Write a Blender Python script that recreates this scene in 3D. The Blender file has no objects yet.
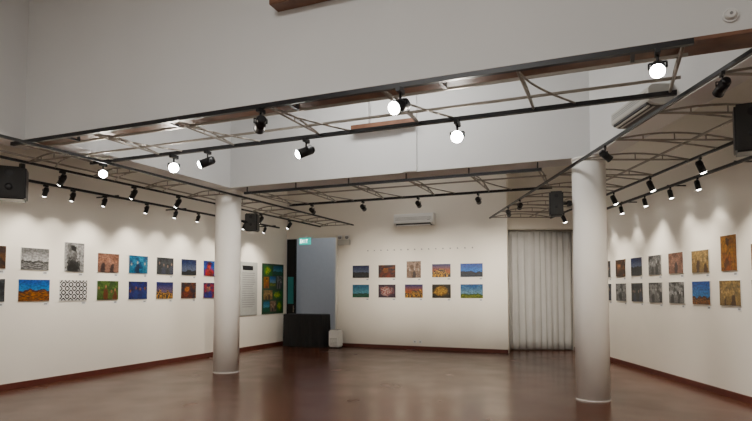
import bpy, bmesh, math, random
from mathutils import Vector, Matrix, Euler
random.seed(4)
TH = math.radians(22.77)          # the right-hand wall runs at this angle to the rest of the room
RW = Matrix.Rotation(TH, 4, 'Z')  # frame of the oblique right wing
I4 = Matrix.Identity(4)
col = bpy.context.scene.collection

# ------------------------------------------------------------------ materials
def newmat(name):
    m = bpy.data.materials.new(name); m.use_nodes = True
    nt = m.node_tree; b = nt.nodes['Principled BSDF']
    return m, nt, b
def L(nt, a, b): nt.links.new(a, b)
def plain(name, c, rough=0.5, metal=0.0, noise=0.06, scale=8, bump=0.0):
    m, nt, b = newmat(name)
    b.inputs['Roughness'].default_value = rough; b.inputs['Metallic'].default_value = metal
    tc = nt.nodes.new('ShaderNodeTexCoord'); n = nt.nodes.new('ShaderNodeTexNoise')
    n.inputs['Scale'].default_value = scale; n.inputs['Detail'].default_value = 4
    L(nt, tc.outputs['Object'], n.inputs['Vector'])
    r = nt.nodes.new('ShaderNodeValToRGB')
    r.color_ramp.elements[0].position = .3; r.color_ramp.elements[1].position = .7
    r.color_ramp.elements[0].color = tuple(x*(1-noise) for x in c)+(1,)
    r.color_ramp.elements[1].color = tuple(min(1, x*(1+noise)) for x in c)+(1,)
    L(nt, n.outputs['Fac'], r.inputs['Fac']); L(nt, r.outputs['Color'], b.inputs['Base Color'])
    if bump:
        bp = nt.nodes.new('ShaderNodeBump'); bp.inputs['Strength'].default_value = bump; bp.inputs['Distance'].default_value = .01
        L(nt, n.outputs['Fac'], bp.inputs['Height']); L(nt, bp.outputs['Normal'], b.inputs['Normal'])
    return m
def emis(name, c, s):
    m, nt, b = newmat(name)
    b.inputs['Base Color'].default_value = (*c, 1)
    b.inputs['Emission Color'].default_value = (*c, 1); b.inputs['Emission Strength'].default_value = s
    return m
M_wall = plain('wall_paint_white', (.83, .785, .70), .8, noise=.02, scale=1.2, bump=.02)
M_upper = plain('upper_wall_paint', (.70, .705, .70), .85, noise=.03, scale=.7)
M_ceil = plain('ceiling_paint', (.75, .75, .74), .9, noise=.02)
M_col = plain('column_paint', (.88, .85, .80), .6, noise=.02, scale=2)
M_base = plain('baseboard_red_brown', (.10, .022, .015), .4, noise=.15)
M_black = plain('black_metal', (.012, .012, .014), .4, .3)
M_steel = plain('brushed_grey_metal', (.30, .27, .23), .45, .5, noise=.1)
M_wood = plain('brown_timber', (.17, .075, .04), .5, noise=.25, scale=5)
M_cloth = plain('black_cloth', (.010, .010, .011), .9)
M_plastic = plain('white_plastic', (.78, .78, .76), .35, noise=.01)
M_acbody = plain('darker_white_plastic', (.50, .49, .45), .4, noise=.01)  # darker version of the white plastic, for contrast with the wall
M_vent = plain('dark_vent', (.04, .04, .04), .6)
M_greypl = plain('grey_plastic', (.25, .25, .25), .5)
M_corr = plain('corridor_paint', (.60, .62, .65), .8, noise=.02)
M_lamp = emis('lamp_glow', (1, .96, .9), 150)
M_small = emis('lamp_glow_small', (1, .95, .87), 25)
M_exit = emis('exit_sign_green', (.01, .42, .36), 1.3)
M_exitw = emis('exit_sign_letters', (.9, 1, .95), 3)
M_panel = emis('added_panel_diffuser', (1, .98, .95), 2)  # glowing face of the light panels added overhead
M_white = plain('paper_white', (.78, .78, .76), .7, noise=.01)
M_cone = plain('speaker_cone', (.03, .03, .03), .7)
M_curt = plain('curtain_fabric', (.50, .50, .49), .95, noise=.04, scale=3)

def floor_mat():
    m, nt, b = newmat('polished_brown_floor')
    tc = nt.nodes.new('ShaderNodeTexCoord')
    def noise(sc, det, st=(1, 1, 1)):
        mp = nt.nodes.new('ShaderNodeMapping'); mp.inputs['Scale'].default_value = st; L(nt, tc.outputs['Object'], mp.inputs[0])
        n = nt.nodes.new('ShaderNodeTexNoise'); n.inputs['Scale'].default_value = sc; n.inputs['Detail'].default_value = det
        L(nt, mp.outputs[0], n.inputs['Vector']); return n.outputs['Fac']
    big = noise(.8, 4); grain = noise(3, 4, (.35, 3, 1)); patch = noise(1.2, 3)
    r = nt.nodes.new('ShaderNodeValToRGB')
    r.color_ramp.elements[0].position = .3; r.color_ramp.elements[1].position = .72
    r.color_ramp.elements[0].color = (.082, .028, .015, 1); r.color_ramp.elements[1].color = (.115, .044, .025, 1)
    L(nt, big, r.inputs['Fac'])
    def brick(w, h, ms, off, c1, c2):
        br = nt.nodes.new('ShaderNodeTexBrick'); br.offset = off
        br.inputs['Color1'].default_value = (c1, c1, c1, 1); br.inputs['Color2'].default_value = (c2, c2, c2, 1)
        br.inputs['Mortar'].default_value = (.4, .4, .4, 1)
        br.inputs['Scale'].default_value = 1; br.inputs['Brick Width'].default_value = w; br.inputs['Row Height'].default_value = h
        br.inputs['Mortar Size'].default_value = ms; br.inputs['Mortar Smooth'].default_value = .3; br.inputs['Bias'].default_value = 0
        L(nt, tc.outputs['Object'], br.inputs['Vector']); return br
    planks = brick(1.8, .145, .002, .5, 1.0, .82); seams = brick(3.4, 2.6, .016, 0, 1, 1)
    gr = nt.nodes.new('ShaderNodeMapRange'); gr.inputs['To Min'].default_value = .85; gr.inputs['To Max'].default_value = 1.15; L(nt, grain, gr.inputs['Value'])
    c = r.outputs['Color']
    for s in (planks.outputs['Color'], seams.outputs['Color'], gr.outputs['Result']):
        mx = nt.nodes.new('ShaderNodeMixRGB'); mx.blend_type = 'MULTIPLY'; mx.inputs[0].default_value = 1
        L(nt, c, mx.inputs[1]); L(nt, s, mx.inputs[2]); c = mx.outputs[0]
    L(nt, c, b.inputs['Base Color'])
    mr = nt.nodes.new('ShaderNodeMapRange'); mr.inputs['From Min'].default_value = .3; mr.inputs['From Max'].default_value = .7
    mr.inputs['To Min'].default_value = .18; mr.inputs['To Max'].default_value = .28
    L(nt, patch, mr.inputs['Value']); L(nt, mr.outputs['Result'], b.inputs['Roughness'])
    b.inputs['Specular Tint'].default_value = (1, .80, .70, 1)
    b.inputs['IOR'].default_value = 1.36
    bp = nt.nodes.new('ShaderNodeBump'); bp.inputs['Strength'].default_value = .06; bp.inputs['Distance'].default_value = .003
    L(nt, big, bp.inputs['Height']); L(nt, bp.outputs['Normal'], b.inputs['Normal'])
    return m
M_floor = floor_mat()

class NB:
    """tiny node-graph helper"""
    def __init__(s, nt): s.nt = nt
    def _in(s, sock, v):
        if hasattr(v, 'is_linked'): s.nt.links.new(v, sock)
        elif isinstance(v, tuple): sock.default_value = (*v, 1) if len(v) == 3 and sock.type == 'RGBA' else v
        else: sock.default_value = v
    def m(s, op, a, b=0.0, c=None):
        n = s.nt.nodes.new('ShaderNodeMath'); n.operation = op
        s._in(n.inputs[0], a); s._in(n.inputs[1], b)
        if c is not None: s._in(n.inputs[2], c)
        return n.outputs[0]
    def mix(s, f, a, b, bt='MIX'):
        n = s.nt.nodes.new('ShaderNodeMixRGB'); n.blend_type = bt
        s._in(n.inputs[0], f); s._in(n.inputs[1], a); s._in(n.inputs[2], b); return n.outputs[0]
    def step(s, x, e0, e1):
        n = s.nt.nodes.new('ShaderNodeMapRange'); n.interpolation_type = 'SMOOTHSTEP'
        s._in(n.inputs['Value'], x); n.inputs['From Min'].default_value = e0; n.inputs['From Max'].default_value = e1
        return n.outputs['Result']
    def noise(s, vec, sc, det=3, off=(0, 0, 0), stretch=(1, 1, 1)):
        mp = s.nt.nodes.new('ShaderNodeMapping'); s.nt.links.new(vec, mp.inputs[0])
        mp.inputs['Location'].default_value = off; mp.inputs['Scale'].default_value = stretch
        n = s.nt.nodes.new('ShaderNodeTexNoise'); n.inputs['Scale'].default_value = sc; n.inputs['Detail'].default_value = det
        s.nt.links.new(mp.outputs[0], n.inputs['Vector']); return n.outputs['Fac']
    def ell(s, u, v, cx, cy, rx, ry, wob=None):
        a = s.m('DIVIDE', s.m('SUBTRACT', u, cx), rx); b = s.m('DIVIDE', s.m('SUBTRACT', v, cy), ry)
        d = s.m('SQRT', s.m('ADD', s.m('MULTIPLY', a, a), s.m('MULTIPLY', b, b)))
        if wob is not None: d = s.m('ADD', d, s.m('MULTIPLY', s.m('SUBTRACT', wob, .5), 1.3))
        return s.m('SUBTRACT', 1.0, s.step(d, .75, 1.15))

def print_mat(name, spec, seed):
    kind, cs = spec
    m, nt, b = newmat(name); b.inputs['Roughness'].default_value = .35
    g = NB(nt); rnd = random.Random(int(seed*100))
    uvn = nt.nodes.new('ShaderNodeUVMap'); uvn.uv_map = 'UVMap'; uv = uvn.outputs[0]
    sp = nt.nodes.new('ShaderNodeSeparateXYZ'); nt.links.new(uv, sp.inputs[0]); u, v = sp.outputs[0], sp.outputs[1]
    off = (seed*1.3, seed*2.1, 0)
    n1 = g.noise(uv, 3.5, 5, off); n2 = g.noise(uv, 12, 5, off)
    if kind == 'land':
        h = rnd.uniform(.25, .5)
        sky = g.mix(g.step(v, h, .95), cs[1], cs[0])
        cl = g.noise(uv, 3, 5, off, (1, 2.6, 1)); sky = g.mix(g.m('MULTIPLY', g.step(cl, .5, .72), .55), sky, cs[1])
        ed = g.m('ADD', v, g.m('MULTIPLY', g.m('SUBTRACT', g.noise(uv, 5, 5, off, (1, .05, 1)), .5), .45))
        gr = g.mix(g.step(g.noise(uv, 7, 5, off, (1, 3, 1)), .38, .62), cs[3], cs[2])
        c = g.mix(g.step(ed, h-.01, h+.02), gr, sky)
        far = g.m('MULTIPLY', g.step(ed, h-.1, h-.03), g.m('SUBTRACT', 1.0, g.step(ed, h, h+.02)))
        c = g.mix(far, c, cs[3])
    elif kind == 'fig':
        c = g.mix(g.step(n1, .4, .62), cs[0], cs[1])
        cx = rnd.uniform(.35, .65); w = rnd.uniform(.9, 1.5)
        c = g.mix(g.ell(u, v, cx, .1, .27*w, .45, n2), c, g.mix(g.step(n1, .4, .6), cs[3], tuple(x*.3 for x in cs[3])))
        c = g.mix(g.ell(u, v, cx+rnd.uniform(-.05, .05), .6, .12*w, .22, n2), c, g.mix(g.step(n1, .42, .6), tuple(x*.35 for x in cs[2]), cs[2]))
        c = g.mix(g.ell(u, v, cx, .82, .13*w, .1, n2), c, tuple(x*.2 for x in cs[3]))
    elif kind == 'group':
        c = g.mix(g.step(n1, .4, .6), cs[0], cs[1])
        k = rnd.choice((3, 4, 5))
        for i in range(k):
            cx = (i+.5)/k+rnd.uniform(-.07, .07); cy = rnd.uniform(.45, .7); cc = cs[3] if i % 2 else cs[1]
            c = g.mix(g.ell(u, v, cx, cy-.42, .12, .34, n1), c, g.mix(g.step(n2, .4, .6), cc, tuple(x*.3 for x in cc)))
            c = g.mix(g.ell(u, v, cx, cy, .045, .09, n2), c, tuple(x*.8 for x in cs[2]))
    elif kind == 'city':    # night skyline with lit windows
        c = g.mix(g.step(v, .35, 1.0), cs[1], cs[0])
        sk = nt.nodes.new('ShaderNodeTexVoronoi'); sk.voronoi_dimensions = '1D'; sk.inputs['Scale'].default_value = 9
        nt.links.new(g.m('ADD', u, seed), sk.inputs['W'])
        sc = nt.nodes.new('ShaderNodeSeparateXYZ'); nt.links.new(sk.outputs['Color'], sc.inputs[0])
        hh = g.m('ADD', .3, g.m('MULTIPLY', sc.outputs[0], .38))
        bld = g.m('LESS_THAN', v, hh)
        wv = nt.nodes.new('ShaderNodeTexWhiteNoise'); wv.noise_dimensions = '2D'
        cb = nt.nodes.new('ShaderNodeCombineXYZ')
        nt.links.new(g.m('FLOOR', g.m('MULTIPLY', u, 34.0)), cb.inputs[0]); nt.links.new(g.m('FLOOR', g.m('MULTIPLY', v, 26.0)), cb.inputs[1])
        nt.links.new(cb.outputs[0], wv.inputs['Vector'])
        lit = g.m('GREATER_THAN', wv.outputs['Value'], .62)
        c = g.mix(bld, c, g.mix(lit, cs[3], cs[2]))
        wat = g.m('LESS_THAN', v, .22); c = g.mix(wat, c, g.mix(g.step(g.noise(uv, 9, 3, off, (1.5, .3, 1)), .45, .62), cs[3], cs[2]))
    elif kind == 'lat':
        a = g.m('SINE', g.m('MULTIPLY', g.m('ADD', g.m('MULTIPLY', u, 1.5), v), 8.0))
        e = g.m('SINE', g.m('MULTIPLY', g.m('SUBTRACT', g.m('MULTIPLY', u, 1.5), v), 8.0))
        f = g.m('ADD', g.m('ABSOLUTE', g.m('MULTIPLY', a, e)), g.m('MULTIPLY', g.m('SUBTRACT', n2, .5), .4))
        c = g.mix(g.step(f, .14, .22), cs[0], g.mix(g.step(f, .72, .78), cs[1], cs[0]))
        nt.links.new(c, b.inputs['Base Color']); return m
    else:
        an = g.m('ARCTAN2', g.m('SUBTRACT', v, .5), g.m('SUBTRACT', u, .45))
        dd = g.m('SQRT', g.m('ADD', g.m('POWER', g.m('ABSOLUTE', g.m('SUBTRACT', u, .45)), 2.0), g.m('POWER', g.m('ABSOLUTE', g.m('SUBTRACT', v, .5)), 2.0)))
        wv = g.m('SINE', g.m('ADD', g.m('MULTIPLY', an, 3.0), g.m('MULTIPLY', n1, 30.0)))
        c = g.mix(g.step(wv, -.5, .6), cs[1], cs[2])
        c = g.mix(g.step(g.m('ADD', dd, g.m('MULTIPLY', n1, .6)), .5, .75), c, cs[0])
    c = g.mix(.75, c, g.mix(g.step(n2, .35, .65), (.3, .3, .3), (1.15, 1.15, 1.15)), 'MULTIPLY')
    hs = nt.nodes.new('ShaderNodeHueSaturation'); hs.inputs['Saturation'].default_value = 1.2; hs.inputs['Value'].default_value = 1.0
    nt.links.new(c, hs.inputs['Color']); nt.links.new(hs.outputs[0], b.inputs['Base Color'])
    return m

# ------------------------------------------------------------------ mesh builder
class MB:
    def __init__(s, M=I4): s.bm = bmesh.new(); s.uv = s.bm.loops.layers.uv.new('UVMap'); s.mats = []; s.M = M
    def mi(s, m):
        if m not in s.mats: s.mats.append(m)
        return s.mats.index(m)
    def _fin(s, verts, m, bevel=0, smooth=False):
        fs = {f for v in verts for f in v.link_faces}; i = s.mi(m)
        for f in fs: f.material_index = i; f.smooth = smooth
        if bevel:
            es = list({e for f in fs for e in f.edges})
            r = bmesh.ops.bevel(s.bm, geom=es, offset=bevel, segments=2, affect='EDGES', clamp_overlap=True)
            for f in r['faces']: f.material_index = i
    def box(s, lo, hi, m, bevel=0, rot=None, uv=False):
        lo = Vector(lo); hi = Vector(hi); c = (lo+hi)/2; d = hi-lo
        mat = Matrix.Translation(c) @ (rot.to_4x4() if rot else I4) @ Matrix.Diagonal((abs(d.x), abs(d.y), abs(d.z), 1))
        r = bmesh.ops.create_cube(s.bm, size=1, matrix=mat); s._fin(r['verts'], m, bevel)
        if uv:
            for f in {f for v in r['verts'] for f in v.link_faces}:
                for l in f.loops: l[s.uv].uv = ((l.vert.co.x-lo.x)/d.x, (l.vert.co.z-lo.z)/d.z)
    def cyl(s, p, q, r1, m, r2=None, seg=16, smooth=True):
        p = Vector(p); q = Vector(q); d = q-p
        rot = Vector((0, 0, 1)).rotation_difference(d.normalized()).to_matrix().to_4x4()
        r = bmesh.ops.create_cone(s.bm, cap_ends=True, segments=seg, radius1=r1, radius2=r1 if r2 is None else r2,
                                  depth=d.length, matrix=Matrix.Translation((p+q)/2) @ rot)
        s._fin(r['verts'], m, 0, False)
        for f in {f for v in r['verts'] for f in v.link_faces}:
            if len(f.verts) == 4 and smooth: f.smooth = True
    def sph(s, c, r, m, sc=(1, 1, 1)):
        x = bmesh.ops.create_uvsphere(s.bm, u_segments=16, v_segments=10, radius=r, matrix=Matrix.Translation(c) @ Matrix.Diagonal((*sc, 1)))
        s._fin(x['verts'], m, 0, True)
    def tube(s, pts, r, m, seg=6):
        for a, b in zip(pts, pts[1:]): s.cyl(a, b, r, m, seg=seg)
    def obj(s, name, parent=None):
        c = sum((v.co for v in s.bm.verts), Vector()) / max(1, len(s.bm.verts))
        if parent is None: bmesh.ops.translate(s.bm, vec=-c, verts=s.bm.verts)
        else: bmesh.ops.transform(s.bm, matrix=s.M, verts=s.bm.verts)
        me = bpy.data.meshes.new(name); s.bm.to_mesh(me); s.bm.free()
        for m in s.mats: me.materials.append(m)
        o = bpy.data.objects.new(name, me); col.objects.link(o)
        if parent is None: o.matrix_world = s.M @ Matrix.Translation(c)
        else: o.parent = parent
        return o

# ------------------------------------------------------------------ room shell
H = 5.9; ZB = 3.58
def wall(name, lo, hi, m, M=I4):
    b = MB(M); b.box(lo, hi, m); return b.obj(name)
wall('floor', (-12, -4.2, -.12), (9, 19, 0), M_floor)
wall('ceiling', (-12, -4.2, H), (9, 19, H+.12), M_ceil)
wall('wall_left', (-9.15, -4, 0), (-9, 14.5, H), M_wall)
wall('wall_rear', (-9, -4.15, 0), (8, -4, H), M_wall)
b = MB()
b.box((-7.3, 14.55, 0), (-2.45, 14.7, H), M_wall)
b.box((-9.15, 14.55, 3.2), (-7.3, 14.7, H), M_wall)
b.obj('wall_back')
wall('wall_right', (5.3, -6.5, 0), (5.45, 15.75, H), M_wall, RW)
b = MB(RW)
b.box((3.16, 14.46, 0), (3.3, 15.6, H), M_wall)
b.box((3.16, 15.62, 0), (5.3, 15.75, H), M_wall)
b.box((3.3, 15.0, 3.24), (5.3, 15.12, H), M_wall)
b.obj('wall_alcove')
b = MB()
b.box((-12, 17.6, 0), (-6.4, 17.75, H), M_corr)
b.box((-6.5, 14.7, 0), (-6.4, 17.6, H), M_corr)
b.box((-12, 14.5, 0), (-9.15, 14.62, H), M_corr)
b.box((-12, 14.62, 0), (-11.9, 17.6, H), M_corr)
b.obj('wall_corridor')
b = MB(); b.box((-7.25, 5.31, ZB), (-6.75, 9.3, H), M_upper); b.box((-7.6, -4, ZB), (-7.2, 5.31, H), M_upper); b.obj('wall_upper_left')
b = MB(); b.box((-6.75, 8.8, ZB), (-.2, 9.3, H), M_upper); b.box((-3.2, 8.77, ZB+.01), (-2.95, 8.8, H), M_upper); b.obj('wall_upper_back')
b = MB(RW); b.box((3.18, -5.5, ZB), (3.5, 8.6, H), M_upper); b.obj('wall_upper_right')
b = MB(); b.box((-7.2, 5.0, ZB+.03), (1.2, 5.3, H), M_upper); b.box((-7.2, 4.99, ZB), (1.2, 5.31, ZB+.03), M_wood); b.obj('beam_front')
for i, (x0, x1, y, z, d) in enumerate([(-3.24, -1.9, 5.0, 4.58, .18), (-4.1, -2.95, 8.77, 4.36, .14)]):
    b = MB(); b.box((x0, y-d, z), (x1, y-.001, z+.09), M_wood, .008)
    b.box((x0+.25, y-d*.6, z+.09), (x0+.31, y-.001, z+.5), M_upper)
    b.obj('timber_bracket')

b = MB(); b.box((-9, -4, 0), (-8.975, 14.5, .10), M_base, .004); b.obj('baseboard_left')
b = MB(); b.box((-7.3, 14.52, 0), (-2.45, 14.55, .09), M_base, .004); b.obj('baseboard_back')
b = MB(RW); b.box((5.272, -6, 0), (5.3, 15.0, .10), M_base, .004); b.obj('baseboard_right')

def column(x, y, r=.25):
    b = MB(); b.cyl((x, y, 0), (x, y, ZB), r, M_col, seg=64)
    b.cyl((x, y, 0), (x, y, .012), r+.004, M_col, seg=64)
    b.cyl((x, y, ZB-.04), (x, y, ZB), r+.008, M_col, seg=64); b.obj('round_column')
column(-7.03, 9.12); column(-.28, 8.93, .24)

# ------------------------------------------------------------------ lighting trusses
def truss(M, axis, t0, t1, c0, c1, z, step, avoid=(), rods=(.33, .7), trk=(True, True), hang=None, brk=None, arch=.09, bw=.045):
    b = MB(M)
    P = (lambda t, c, zz: (t, c, zz)) if axis == 'x' else (lambda t, c, zz: (c, t, zz))
    def bar(c, m, w, h, zz):
        lo = P(t0, c-w/2, zz-h/2); hi = P(t1, c+w/2, zz+h/2)
        b.box((min(lo[0], hi[0]), min(lo[1], hi[1]), lo[2]), (max(lo[0], hi[0]), max(lo[1], hi[1]), hi[2]), m)
    for c, tk in ((c0, trk[0]), (c1, trk[1])):
        bar(c, M_black if tk else M_steel, bw, bw, z)
    for f in rods:
        c = c0+(c1-c0)*f; bar(c, M_steel, .024, .024, z+.03)
    n = max(2, int(round((t1-t0)/step)))
    for i in range(n+1):
        t = t0+.06+(t1-t0-.12)*i/n
        if any(a-.33 < t < a+.33 for a in avoid): t = [a for a in avoid if a-.33 < t < a+.33][0]+.4
        b.tube([P(t, c0, z+.01), P(t, c1, z+.01)], .013, M_steel)
        arc = []
        for k in range(11):
            f = k/10; arc.append(P(t, c0+(c1-c0)*f, z+.01+arch*math.sin(math.pi*f)))
        b.tube(arc, .012, M_steel)
        for f in (.25, .5, .75):
            b.tube([P(t, c0+(c1-c0)*f, z+.01), P(t, c0+(c1-c0)*f, z+.01+arch*math.sin(math.pi*f))], .008, M_steel)
        if i < n:
            arc = []
            for k in range(9):
                f = k/8; arc.append(P(t+.42*(1-math.cos(f*math.pi/2)), c0+(c1-c0)*f, z+.015))
            if not any(a-.7 < t < a+.33 for a in avoid): b.tube(arc, .011, M_steel)
        if hang is not None:
            b.tube([P(t, hang[0], z), P(t, hang[0], hang[1])], .012, M_black)
    if brk:
        for t in brk:
            b.box((t-.015, 4.8, z-.01), (t+.015, 5.02, z+.01), M_black); b.box((t-.015, 5.0, z-.01), (t+.015, 5.025, ZB-.001), M_black)
    return b.obj('lighting_truss')
ZT = 3.5
truss(I4, 'x', -7.15, .62, 4.8, 6.0, ZT, 1.25, rods=(.28, .72), brk=(-6.2, -4.6, -3, -1.4, .2), arch=.05)
truss(I4, 'x', -6.45, -.95, 8.85, 10.5, 3.46, 1.1, rods=(.4,), hang=(8.85, ZB-.001))
truss(I4, 'y', 1.0, 14.3, -6.70, -7.75, ZT-.055, 1.1, avoid=(9.12,), rods=(.8,), trk=(True, True), bw=.034)
truss(RW, 'y', 1.5, 14.2, 2.90, 4.45, 3.44, 1.05, avoid=(8.36,), rods=(.66,), trk=(True, True), bw=.034)
b = MB(); b.box((-8.47, 5.6, 3.31), (-8.43, 13.2, 3.35), M_black)
for y in (5.9, 7.7, 9.5, 11.3, 13.0): b.box((-9, y-.01, 3.35), (-8.44, y+.01, 3.375), M_black)
b.obj('wall_light_track')
b = MB(RW); b.box((4.96, 5.5, 3.34), (5.0, 12.9, 3.38), M_black)
for y in (5.8, 7.7, 9.5, 11.3, 12.8): b.box((4.98, y-.01, 3.38), (5.3, y+.01, 3.4), M_black)
b.obj('wall_light_track')

# ------------------------------------------------------------------ spotlights
def spot(p, target, M=I4, power=0, lit=True, size=80, scale=1.0, glow=None, warm=(1, .90, .76), blend=.9):
    p = M @ Vector(p); t = M @ Vector(target); power *= 1.4
    root = bpy.data.objects.new('track_spotlight', None); col.objects.link(root); root.location = p
    b = MB(); s = scale
    b.box((-.016*s, -.05*s, -.035*s), (.016*s, .05*s, -.0), M_black, .003)
    b.cyl((0, 0, -.03*s), (0, 0, -.085*s), .009*s, M_black)
    piv = Vector((0, 0, -.125*s))
    d = (t-(p+piv)).normalized()
    side = d.cross(Vector((0, 0, 1)))
    side = side.normalized() if side.length > .05 else Vector((1, 0, 0))
    r = .046*s
    b.tube([Vector((0, 0, -.085*s)), side*(r+.008)+Vector((0, 0, -.085*s)), side*(r+.008)+piv], .006*s, M_black)
    b.tube([Vector((0, 0, -.085*s)), -side*(r+.008)+Vector((0, 0, -.085*s)), -side*(r+.008)+piv], .006*s, M_black)
    b.cyl(piv-d*.085*s, piv-d*.06*s, .03*s, M_black, r2=r, seg=24)
    b.cyl(piv-d*.06*s, piv+d*.08*s, r, M_black, seg=24)
    b.cyl(piv+d*.08*s, piv+d*.09*s, r*1.06, M_black, seg=24)
    gm = (glow or M_small) if lit else M_greypl
    b.cyl(piv+d*.0901*s, piv+d*.096*s, r*.95, gm, r2=r*.85, seg=24)
    if lit:  # slightly domed glass
        b.cyl(piv+d*.096*s, piv+d*.108*s, r*.85, gm, r2=r*.5, seg=24)
    b.obj('lamp_head', parent=root)
    if power:
        l = bpy.data.lights.new('spot_beam', 'SPOT'); l.energy = power; l.color = warm
        l.spot_size = math.radians(size); l.spot_blend = blend; l.shadow_soft_size = .05
        o = bpy.data.objects.new('spot_beam', l); col.objects.link(o); o.parent = root
        o.location = piv+d*.125*s; o.rotation_euler = d.to_track_quat('-Z', 'Y').to_euler()
zb = ZT-.0226
for y in (3.2, 4.6, 6.0, 7.4, 8.5, 9.9, 11.3, 12.6):
    spot((-7.75, y, 3.428), (-9.0, y+.1, 1.8), power=92, size=76)
for y in (6.25, 6.75, 7.4, 8.4, 9.2, 9.9, 10.8, 11.6, 12.5):
    spot((-8.45, y, 3.31), (-9.0, y+.1, 2.2), power=24, size=78, scale=.85)
for y in (5.0, 6.3, 7.6, 9.0, 10.4, 11.9, 13.2):
    spot((4.45, y, 3.423), (5.3, y+.05, 1.5), RW, power=82, size=78)
for y in (6.9, 8.6, 9.4, 10.3, 11.3, 12.4):
    spot((4.98, y, 3.34), (5.3, y, 1.9), RW, power=21, size=78, scale=.85)
for x in (-5.9, -4.7, -3.5, -2.3):
    spot((x, 10.5, 3.437), (x-.1, 14.55, 1.9), power=300, size=46, blend=1)
spot((2.9, 12.2, 3.423), (4.3, 15.1, 1.4), RW, power=80, size=70, blend=1)
spot((2.9, 11.2, 3.423), (3.3, 14.4, 2.2), RW, power=40, size=60)
spot((-3.31, 4.8, zb), (-7.03, 9.12, 1.8), power=420, size=40, scale=1.25)
spot((-1.77, 4.8, zb), (-2.6, 1.0, 1.5), power=30, glow=M_lamp, scale=1.35)
spot((.37, 4.8, zb), (0, 1.0, 1.2), power=30, glow=M_lamp, scale=1.2)
spot((-5.56, 6.0, zb), (0, 0, 1.6), power=40, glow=M_lamp, scale=1.45)
spot((-4.98, 6.0, zb), (-6.2, 5.0, 2.6), power=25, glow=M_lamp, scale=1.2)
spot((-3.46, 6.0, zb), (-5.0, 4.6, 2.4), power=25, glow=M_lamp, scale=1.25)
spot((-1.54, 6.0, zb), (-.2, 0, 1.8), power=40, glow=M_lamp, scale=1.45)
spot((-6.9, 6.0, zb), (-1, 1, 1.7), power=25, glow=M_lamp, scale=1.25)
spot((2.9, 7.0, 3.423), (4.6, 7.2, 2.0), RW, lit=False, scale=.95)
spot((2.9, 4.6, 3.423), (3.22, 8.3, 1.6), RW, power=190, size=46, scale=.95)

# ------------------------------------------------------------------ speakers
def spk(c, size, face, M, arm):
    root = bpy.data.objects.new('loudspeaker', None); col.objects.link(root)
    w, d, h = size
    b = MB(M @ Matrix.Translation(c) @ Matrix.Rotation(face, 4, 'Z'))
    b.box((-w/2, -d/2, -h/2), (w/2, d/2, h/2), M_black, .02)
    b.box((-w/2+.015, -d/2-.008, -h/2+.015), (w/2-.015, -d/2+.004, h/2-.015), M_cone, .004)
    b.cyl((0, -d/2-.003, -h*.14), (0, -d/2-.014, -h*.14), w*.34, M_cone, seg=28)
    b.sph((0, -d/2-.012, -h*.14), w*.12, M_black, (1, .4, 1))
    b.cyl((0, -d/2-.003, h*.3), (0, -d/2-.013, h*.3), w*.14, M_black, seg=20)
    b.obj('cabinet', parent=root)
    a = MB(M); a.tube([Vector(c), Vector(arm)], .018, M_black, 10)
    a.box(Vector(arm)-Vector((.03, .03, .04)), Vector(arm)+Vector((.03, .03, .04)), M_black, .005)
    a.obj('bracket', parent=root)
spk((-8.02, 5.38, 3.14), (.42, .38, .47), math.radians(50), I4, (-7.78, 5.38, 3.38))
spk((-6.95, 9.82, 3.02), (.26, .24, .38), math.radians(20), I4, (-7.03, 9.42, 3.02))
spk((2.72, 8.4, 2.90), (.2, .2, .37), math.radians(-15), RW, (2.90, 8.34, 2.90))
spk((3.74, 5.5, 3.20), (.3, .28, .48), math.radians(-30), RW, (3.9, 5.5, 3.42))

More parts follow.
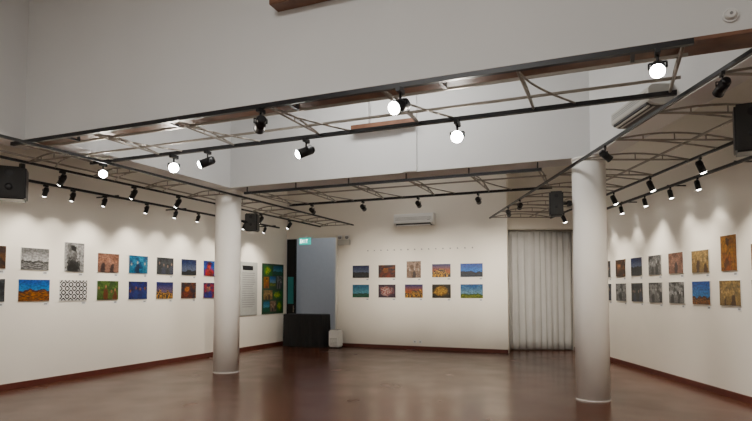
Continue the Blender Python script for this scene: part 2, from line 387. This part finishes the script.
# ------------------------------------------------------------------ prints
C = dict(
 brownfig=('fig', [(.02,.012,.01),(.10,.05,.025),(.36,.18,.10),(.08,.04,.025)]),
 bwland=('land', [(.12,.12,.12),(.38,.38,.38),(.25,.25,.25),(.03,.03,.03)]),
 bwfig=('fig', [(.30,.30,.30),(.12,.12,.12),(.25,.25,.25),(.03,.03,.03)]),
 bwgroup=('group', [(.02,.02,.02),(.20,.20,.20),(.45,.45,.45),(.04,.04,.04)]),
 pinkgroup=('group', [(.14,.07,.05),(.30,.17,.13),(.42,.22,.15),(.05,.03,.03)]),
 blueland=('group', [(.005,.04,.12),(.02,.18,.32),(.40,.35,.30),(.01,.03,.08)]),
 darkgroup=('group', [(.008,.01,.015),(.04,.045,.05),(.30,.22,.18),(.07,.08,.12)]),
 bluered=('fig', [(.004,.015,.16),(.005,.10,.42),(.5,.06,.04),(.35,.02,.02)]),
 skyor=('land', [(.01,.06,.30),(.05,.18,.42),(.30,.11,.02),(.04,.015,.01)]),
 green=('group', [(.02,.05,.012),(.07,.12,.03),(.36,.20,.12),(.15,.04,.02)]),
 dblue=('group', [(.002,.004,.04),(.01,.02,.16),(.25,.10,.05),(.02,.05,.24)]),
 city=('city', [(.005,.015,.10),(.10,.07,.12),(.60,.33,.10),(.008,.01,.02)]),
 cityor=('city', [(.02,.02,.09),(.30,.10,.04),(.65,.36,.10),(.010,.008,.015)]),
 orfig=('fig', [(.006,.008,.02),(.12,.035,.01),(.45,.16,.05),(.16,.025,.01)]),
 red=('fig', [(.02,.005,.06),(.28,.02,.03),(.4,.22,.15),(.02,.02,.24)]),
 dusk=('land', [(.005,.012,.06),(.08,.10,.16),(.02,.025,.03),(.003,.004,.006)]),
 teal=('land', [(.02,.10,.18),(.10,.25,.32),(.01,.12,.06),(.003,.035,.02)]),
 gold=('close', [(.012,.01,.006),(.20,.10,.02),(.42,.26,.08),(.03,.012,.01)]),
 flower=('close', [(.03,.015,.03),(.25,.08,.08),(.45,.32,.28),(.08,.02,.05)]),
 deer=('group', [(.10,.055,.03),(.28,.19,.14),(.55,.45,.36),(.04,.02,.015)]),
 yg=('land', [(.02,.08,.22),(.14,.24,.32),(.20,.22,.02),(.03,.06,.01)]),
 bsky=('land', [(.004,.04,.30),(.02,.14,.48),(.02,.03,.05),(.004,.005,.01)]),
 tiger=('fig', [(.18,.07,.015),(.28,.14,.04),(.50,.23,.06),(.26,.07,.01)]),
 goldland=('group', [(.14,.10,.05),(.32,.22,.10),(.5,.35,.18),(.08,.04,.02)]),
 leaf=('close', [(.02,.10,.02),(.10,.28,.03),(.45,.42,.04),(.02,.06,.02)]),
 lat=('lat', [(.6,.6,.6),(.008,.008,.01)]),
)
cnt = [0]
def photo(M, x, z, w, h, pal):
    cnt[0] += 1
    m = print_mat('print_%02d' % cnt[0], C[pal], cnt[0]*1.3)
    b = MB(M)
    b.box((x-w/2, -.014, z-h/2), (x+w/2, -.001, z+h/2), M_white)
    b.box((x-w/2+.003, -.017, z-h/2+.003), (x+w/2-.003, -.0141, z+h/2-.003), m, uv=True)
    b.box((x+w/2-.10, -.004, z-h/2-.075), (x+w/2-.01, -.001, z-h/2-.02), M_white)
    b.box((x+w/2-.09, -.0045, z-h/2-.06), (x+w/2-.03, -.0041, z-h/2-.032), M_greypl)
    b.obj('photo_print')
ML = Matrix.Translation((-9, 0, 0)) @ Matrix.Rotation(math.pi/2, 4, 'Z')
MBk = Matrix.Translation((0, 14.55, 0))
MR = RW @ Matrix.Translation((5.3, 0, 0)) @ Matrix.Rotation(-math.pi/2, 4, 'Z')
zu, zl = 2.13, 1.60
lu = ['brownfig', 'bwland', 'bwfig', 'pinkgroup', 'blueland', 'darkgroup', 'dusk', 'bluered']
ll = ['darkgroup', 'skyor', 'lat', 'green', 'dblue', 'city', 'orfig', 'red']
for i in range(8):
    y = 5.75+.75*i
    if i == 2: photo(ML, y, 2.20, .40, .53, lu[i])
    else: photo(ML, y, zu, .5, .37, lu[i])
    photo(ML, y, zl, .56 if i in (1, 2) else .5, .37, ll[i])
bu = ['dusk', 'orfig', 'deer', 'cityor', 'bsky']
bl = ['teal', 'flower', 'cityor', 'gold', 'yg']
for i, x in enumerate((-6.57, -5.77, -4.98, -4.2, -3.38)):
    w = .6 if i == 4 else .52
    photo(MBk, x, 2.17 if i == 2 else zu, .42 if i == 2 else w, .46 if i == 2 else .36, bu[i])
    photo(MBk, x, zl-.02, w, .37, bl[i])
ru = ['darkgroup', 'brownfig', 'dusk', 'bwgroup', 'pinkgroup', 'goldland', 'tiger', 'deer']
rl = ['darkgroup', 'bwgroup', 'darkgroup', 'bwgroup', 'bwgroup', 'skyor', 'goldland', 'teal']
for i in range(8):
    y = -(12.85-.745*i)
    if i == 6: photo(MR, y, 2.16, .38, .54, ru[i])
    else: photo(MR, y, 2.08 if i < 5 else 2.07, .48, .37, ru[i])
    photo(MR, y, 1.56, .5, .38, rl[i])

b = MB(ML)
mp_ = plain('grey_text_panel', (.40, .41, .39), .6)
b.box((12.2, -.02, .93), (12.96, -.001, 2.36), mp_, .003)
b.box((12.28, -.023, 2.14), (12.75, -.0201, 2.26), M_black)
for k in range(16):
    z = 2.05-.06*k; b.box((12.28, -.0225, z), (12.86-random.random()*.12, -.0201, z+.022), M_greypl)
b.obj('text_panel')
b = MB(ML)
b.box((13.2, -.02, .93), (14.29, -.001, 2.36), plain('dark_green_poster_board', (.015, .05, .025), .5), .003)
lay = [(13.26, 2.02, .42, .28, 'leaf'), (13.74, 2.06, .48, .24, 'teal'), (13.26, 1.66, .26, .32, 'tiger'), (13.57, 1.72, .30, .28, 'yg'), (13.92, 1.64, .30, .38, 'bwgroup'),
       (13.26, 1.34, .44, .26, 'goldland'), (13.75, 1.36, .46, .22, 'leaf'), (13.26, 1.0, .3, .28, 'teal'), (13.6, 1.0, .3, .3, 'deer'), (13.95, .99, .27, .3, 'leaf')]
for i, (x, z, w, h, p) in enumerate(lay):
    b.box((x, -.024, z), (x+w, -.0201, z+h), print_mat('poster_pic_%d' % i, C[p], 50+i*2.1), uv=True)
b.obj('poster_board')

# ------------------------------------------------------------------ doorway things
b = MB()
b.box((-8.98, 14.47, 0), (-8.68, 14.54, 3.13), M_cloth, .005)
b.box((-8.93, 14.455, 1.2), (-8.74, 14.469, 2.0), plain('teal_poster', (.02, .20, .20), .5))
b.cyl((-8.72, 14.47, 1.05), (-8.72, 14.43, 1.05), .012, M_steel); b.cyl((-8.72, 14.43, .95), (-8.72, 14.43, 1.15), .012, M_steel)
b.obj('door_1')
b = MB(); b.box((-7.36, 14.5, 0), (-7.301, 14.549, 3.2), M_wall); b.box((-9.0, 14.5, 3.14), (-7.301, 14.549, 3.2), M_wall); b.obj('trim_1')
def drape_table():
    bm = bmesh.new(); x0, x1, y0, y1, zt = -8.72, -7.46, 13.88, 14.38, .92
    cx, cy = (x0+x1)/2, (y0+y1)/2; hx, hy = (x1-x0)/2, (y1-y0)/2
    per = []; N = 160
    for i in range(N):
        t = i/N*4; s = int(t); f = t-s
        if s == 0: p = (-hx+2*hx*f, -hy)
        elif s == 1: p = (hx, -hy+2*hy*f)
        elif s == 2: p = (hx-2*hx*f, hy)
        else: p = (-hx, hy-2*hy*f)
        per.append(p)
    rings = []
    for z, k, amp in ((zt, .97, 0), (zt-.01, .99, 0), (zt-.15, .995, .006), (zt-.45, 1.0, .014), (.01, 1.01, .022)):
        rings.append([bm.verts.new((cx+p[0]*k*(1+amp/hx*math.sin(i*.9)), cy+p[1]*k*(1+amp/hy*math.sin(i*.9)), z)) for i, p in enumerate(per)])
    for a, c in zip(rings, rings[1:]):
        for i in range(N):
            bm.faces.new((a[i], c[i], c[(i+1) % N], a[(i+1) % N])).smooth = True
    bm.faces.new(rings[0][::-1]); bmesh.ops.recalc_face_normals(bm, faces=bm.faces)
    me = bpy.data.meshes.new('draped_table'); bm.to_mesh(me); me.materials.append(M_cloth)
    o = bpy.data.objects.new('draped_table', me); col.objects.link(o)
drape_table()
b = MB(); b.box((-8.52, 14.40, 2.95), (-8.14, 14.44, 3.15), M_exit, .006)
b.box((-8.54, 14.41, 3.15), (-8.12, 14.45, 3.18), M_plastic)
def stroke(x, z, w, h): b.box((x, 14.396, z-.04), (x+w, 14.3995, z-.04+h), M_exitw)
stroke(-8.48, 3.04, .012, .1); [stroke(-8.48, z, .05, .012) for z in (3.04, 3.084, 3.128)]
for s in (1, -1):
    b.box((-8.395-.006, 14.396, 2.995), (-8.395+.006, 14.3995, 3.105), M_exitw, rot=Matrix.Rotation(s*.5, 3, 'Y'))
stroke(-8.33, 3.04, .012, .1); stroke(-8.29, 3.128, .06, .012); stroke(-8.266, 3.04, .012, .1)
b.box((-8.36, 14.42, 3.18), (-8.30, 14.49, 3.2), M_plastic)
b.obj('exit_sign')
b = MB(); b.box((-7.27, 14.46, 2.9), (-6.9, 14.549, 3.06), M_acbody, .01)
for x in (-7.2, -6.97):
    b.cyl((x, 14.5, 3.06), (x, 14.5, 3.1), .012, M_plastic); b.cyl((x, 14.53, 3.14), (x, 14.44, 3.12), .05, M_plastic, r2=.07, seg=20)
    b.cyl((x, 14.439, 3.12), (x, 14.433, 3.12), .055, M_greypl, seg=20)
b.obj('emergency_light')
b = MB(); b.box((-7.28, 13.92, .03), (-6.96, 14.2, .50), M_plastic, .03)
b.box((-7.25, 13.912, .06), (-6.99, 13.922, .32), M_white, .004)
for k in range(6): b.box((-7.23, 13.906, .09+k*.035), (-7.01, 13.913, .1+k*.035), M_greypl)
b.box((-7.23, 13.96, .499), (-7.01, 14.16, .508), M_greypl)
b.box((-7.27, 13.93, 0), (-6.97, 14.19, .03), M_black); b.obj('air_purifier')
for x in (-5.0, -4.85):
    b = MB(); b.box((x, 14.535, .16), (x+.09, 14.549, .25), M_plastic, .004); b.box((x+.03, 14.532, .19), (x+.06, 14.536, .22), M_greypl); b.obj('wall_socket')
b = MB()
for k in range(16):
    x = -6.35+k*.2; b.cyl((x, 14.549, 2.72), (x, 14.52, 2.72), .016, M_greypl, seg=8); b.cyl((x, 14.52, 2.72), (x, 14.52, 2.74), .008, M_greypl, seg=8)
b.obj('picture_hook_row')

def aircon(M, w, h, d, body):
    b = MB(M)
    poly = [(-.001, h/2)]+[(-d*(.7+.3*math.sin(i/8*math.pi/2)), h/2-.25*h*(1-math.cos(i/8*math.pi/2))) for i in range(9)]
    poly += [(-d, -h*.2)]+[(-d*(.55+.45*math.cos(i/8*math.pi/2)), -h*.2-.3*h*math.sin(i/8*math.pi/2)) for i in range(1, 9)]+[(-.001, -h/2)]
    va = [b.bm.verts.new((-w/2, y, z)) for y, z in poly]; vb = [b.bm.verts.new((w/2, y, z)) for y, z in poly]
    b.bm.faces.new(va); b.bm.faces.new(vb[::-1])
    for i in range(len(poly)):
        j = (i+1) % len(poly); b.bm.faces.new((va[i], vb[i], vb[j], va[j]))
    bmesh.ops.recalc_face_normals(b.bm, faces=b.bm.faces)
    i = b.mi(body)
    for f in b.bm.faces: f.material_index = i
    b.box((-w*.44, -d*.99, -h*.46), (w*.44, -d*.62, -h*.34), M_vent)
    for k in range(3): b.box((-w*.46, -d-.002, h*(.14-.1*k)), (w*.46, -d+.003, h*(.14-.1*k)+.008), M_greypl)
    b.box((-w*.45, -d*.8, -h*.53), (w*.45, -d*.35, -h*.47), M_vent)
    for k in range(2): b.box((-w*.43, -d*(.93-.22*k), -h*.545), (w*.43, -d*(.84-.22*k), -h*.475), body)
    b.box((w*.36, -d-.003, -h*.12), (w*.42, -d+.003, -h*.08), M_greypl)
    return b.obj('air_conditioner')
aircon(MBk @ Matrix.Translation((-4.92, 0, 3.53)), 1.12, .32, .24, M_plastic)
aircon(RW @ Matrix.Translation((3.18, 6.35, 3.70)) @ Matrix.Rotation(-math.pi/2, 4, 'Z'), .95, .22, .27, M_acbody)

b = MB(); b.cyl((.9, 4.999, 3.74), (.9, 4.98, 3.74), .055, M_plastic, seg=24); b.cyl((.9, 4.98, 3.74), (.9, 4.95, 3.74), .045, M_plastic, r2=.03, seg=24)
b.cyl((.9, 4.95, 3.74), (.9, 4.945, 3.74), .012, M_greypl, seg=12); b.obj('smoke_detector')

bm = bmesh.new(); nx, nz = 260, 12; rows = []
for j in range(nz+1):
    f = j/nz; z = .02+3.17*f; row = []
    for i in range(nx+1):
        s = i/nx; x = 3.33+1.94*s
        ph = s*2*math.pi*11+1.4*math.sin(s*9)+.25*math.sin(f*3+s*17)
        y = 15.22+(.018+.010*(1-f))*math.sin(ph)+.005*math.sin(ph*2.3+f)
        row.append(bm.verts.new(RW @ Vector((x, y-.12, z))))
    rows.append(row)
for a, c in zip(rows, rows[1:]):
    for i in range(nx): bm.faces.new((a[i], a[i+1], c[i+1], c[i])).smooth = True
me = bpy.data.meshes.new('drapes'); bm.to_mesh(me); me.materials.append(M_curt)
o = bpy.data.objects.new('curtain', me); col.objects.link(o)
sd = o.modifiers.new('thick', 'SOLIDIFY'); sd.thickness = .004
b = MB(RW); b.cyl((3.31, 14.98, 3.2), (5.29, 14.98, 3.2), .015, M_steel)
b.obj('curtain_rod')

def panel(x, y, w, d, e, color=(1, .98, .94)):  # ceiling panels added out of view to give ambient fill
    root = bpy.data.objects.new('added_light_panel', None); col.objects.link(root)
    b = MB(); b.box((x-w/2-.04, y-d/2-.04, H-.06), (x+w/2+.04, y+d/2+.04, H-.001), M_plastic)
    b.box((x-w/2, y-d/2, H-.066), (x+w/2, y+d/2, H-.0601), M_panel); b.obj('added_fixture', parent=root)
    l = bpy.data.lights.new('added_panel_light', 'AREA'); l.shape = 'RECTANGLE'; l.size = w; l.size_y = d; l.energy = e; l.color = color
    o = bpy.data.objects.new('added_panel_light', l); col.objects.link(o); o.parent = root; o.location = (x, y, H-.08)
panel(-2.5, 0.6, 2.4, 1.2, 180)
panel(-1.5, -2.6, 2.4, 1.0, 150)
panel(-3.2, 7.0, 2.0, .8, 130)
panel(-4.5, 12, 2.4, .8, 30)
panel(-9.0+.7, 16.1, .9, .9, 42, (.92, .96, 1))  # unseen source for the corridor's cool light
w = bpy.data.worlds.new('world'); bpy.context.scene.world = w; w.use_nodes = True
w.node_tree.nodes['Background'].inputs[0].default_value = (.5, .55, .6, 1); w.node_tree.nodes['Background'].inputs[1].default_value = .2

cam = bpy.data.cameras.new('camera'); co = bpy.data.objects.new('camera', cam); col.objects.link(co)
cam.sensor_width = 36; cam.lens = 560/752*36; cam.shift_y = (260-210.5)/752
co.location = (0, 0, 1.6); co.rotation_euler = (math.radians(93.1), 0, TH)
bpy.context.scene.camera = co
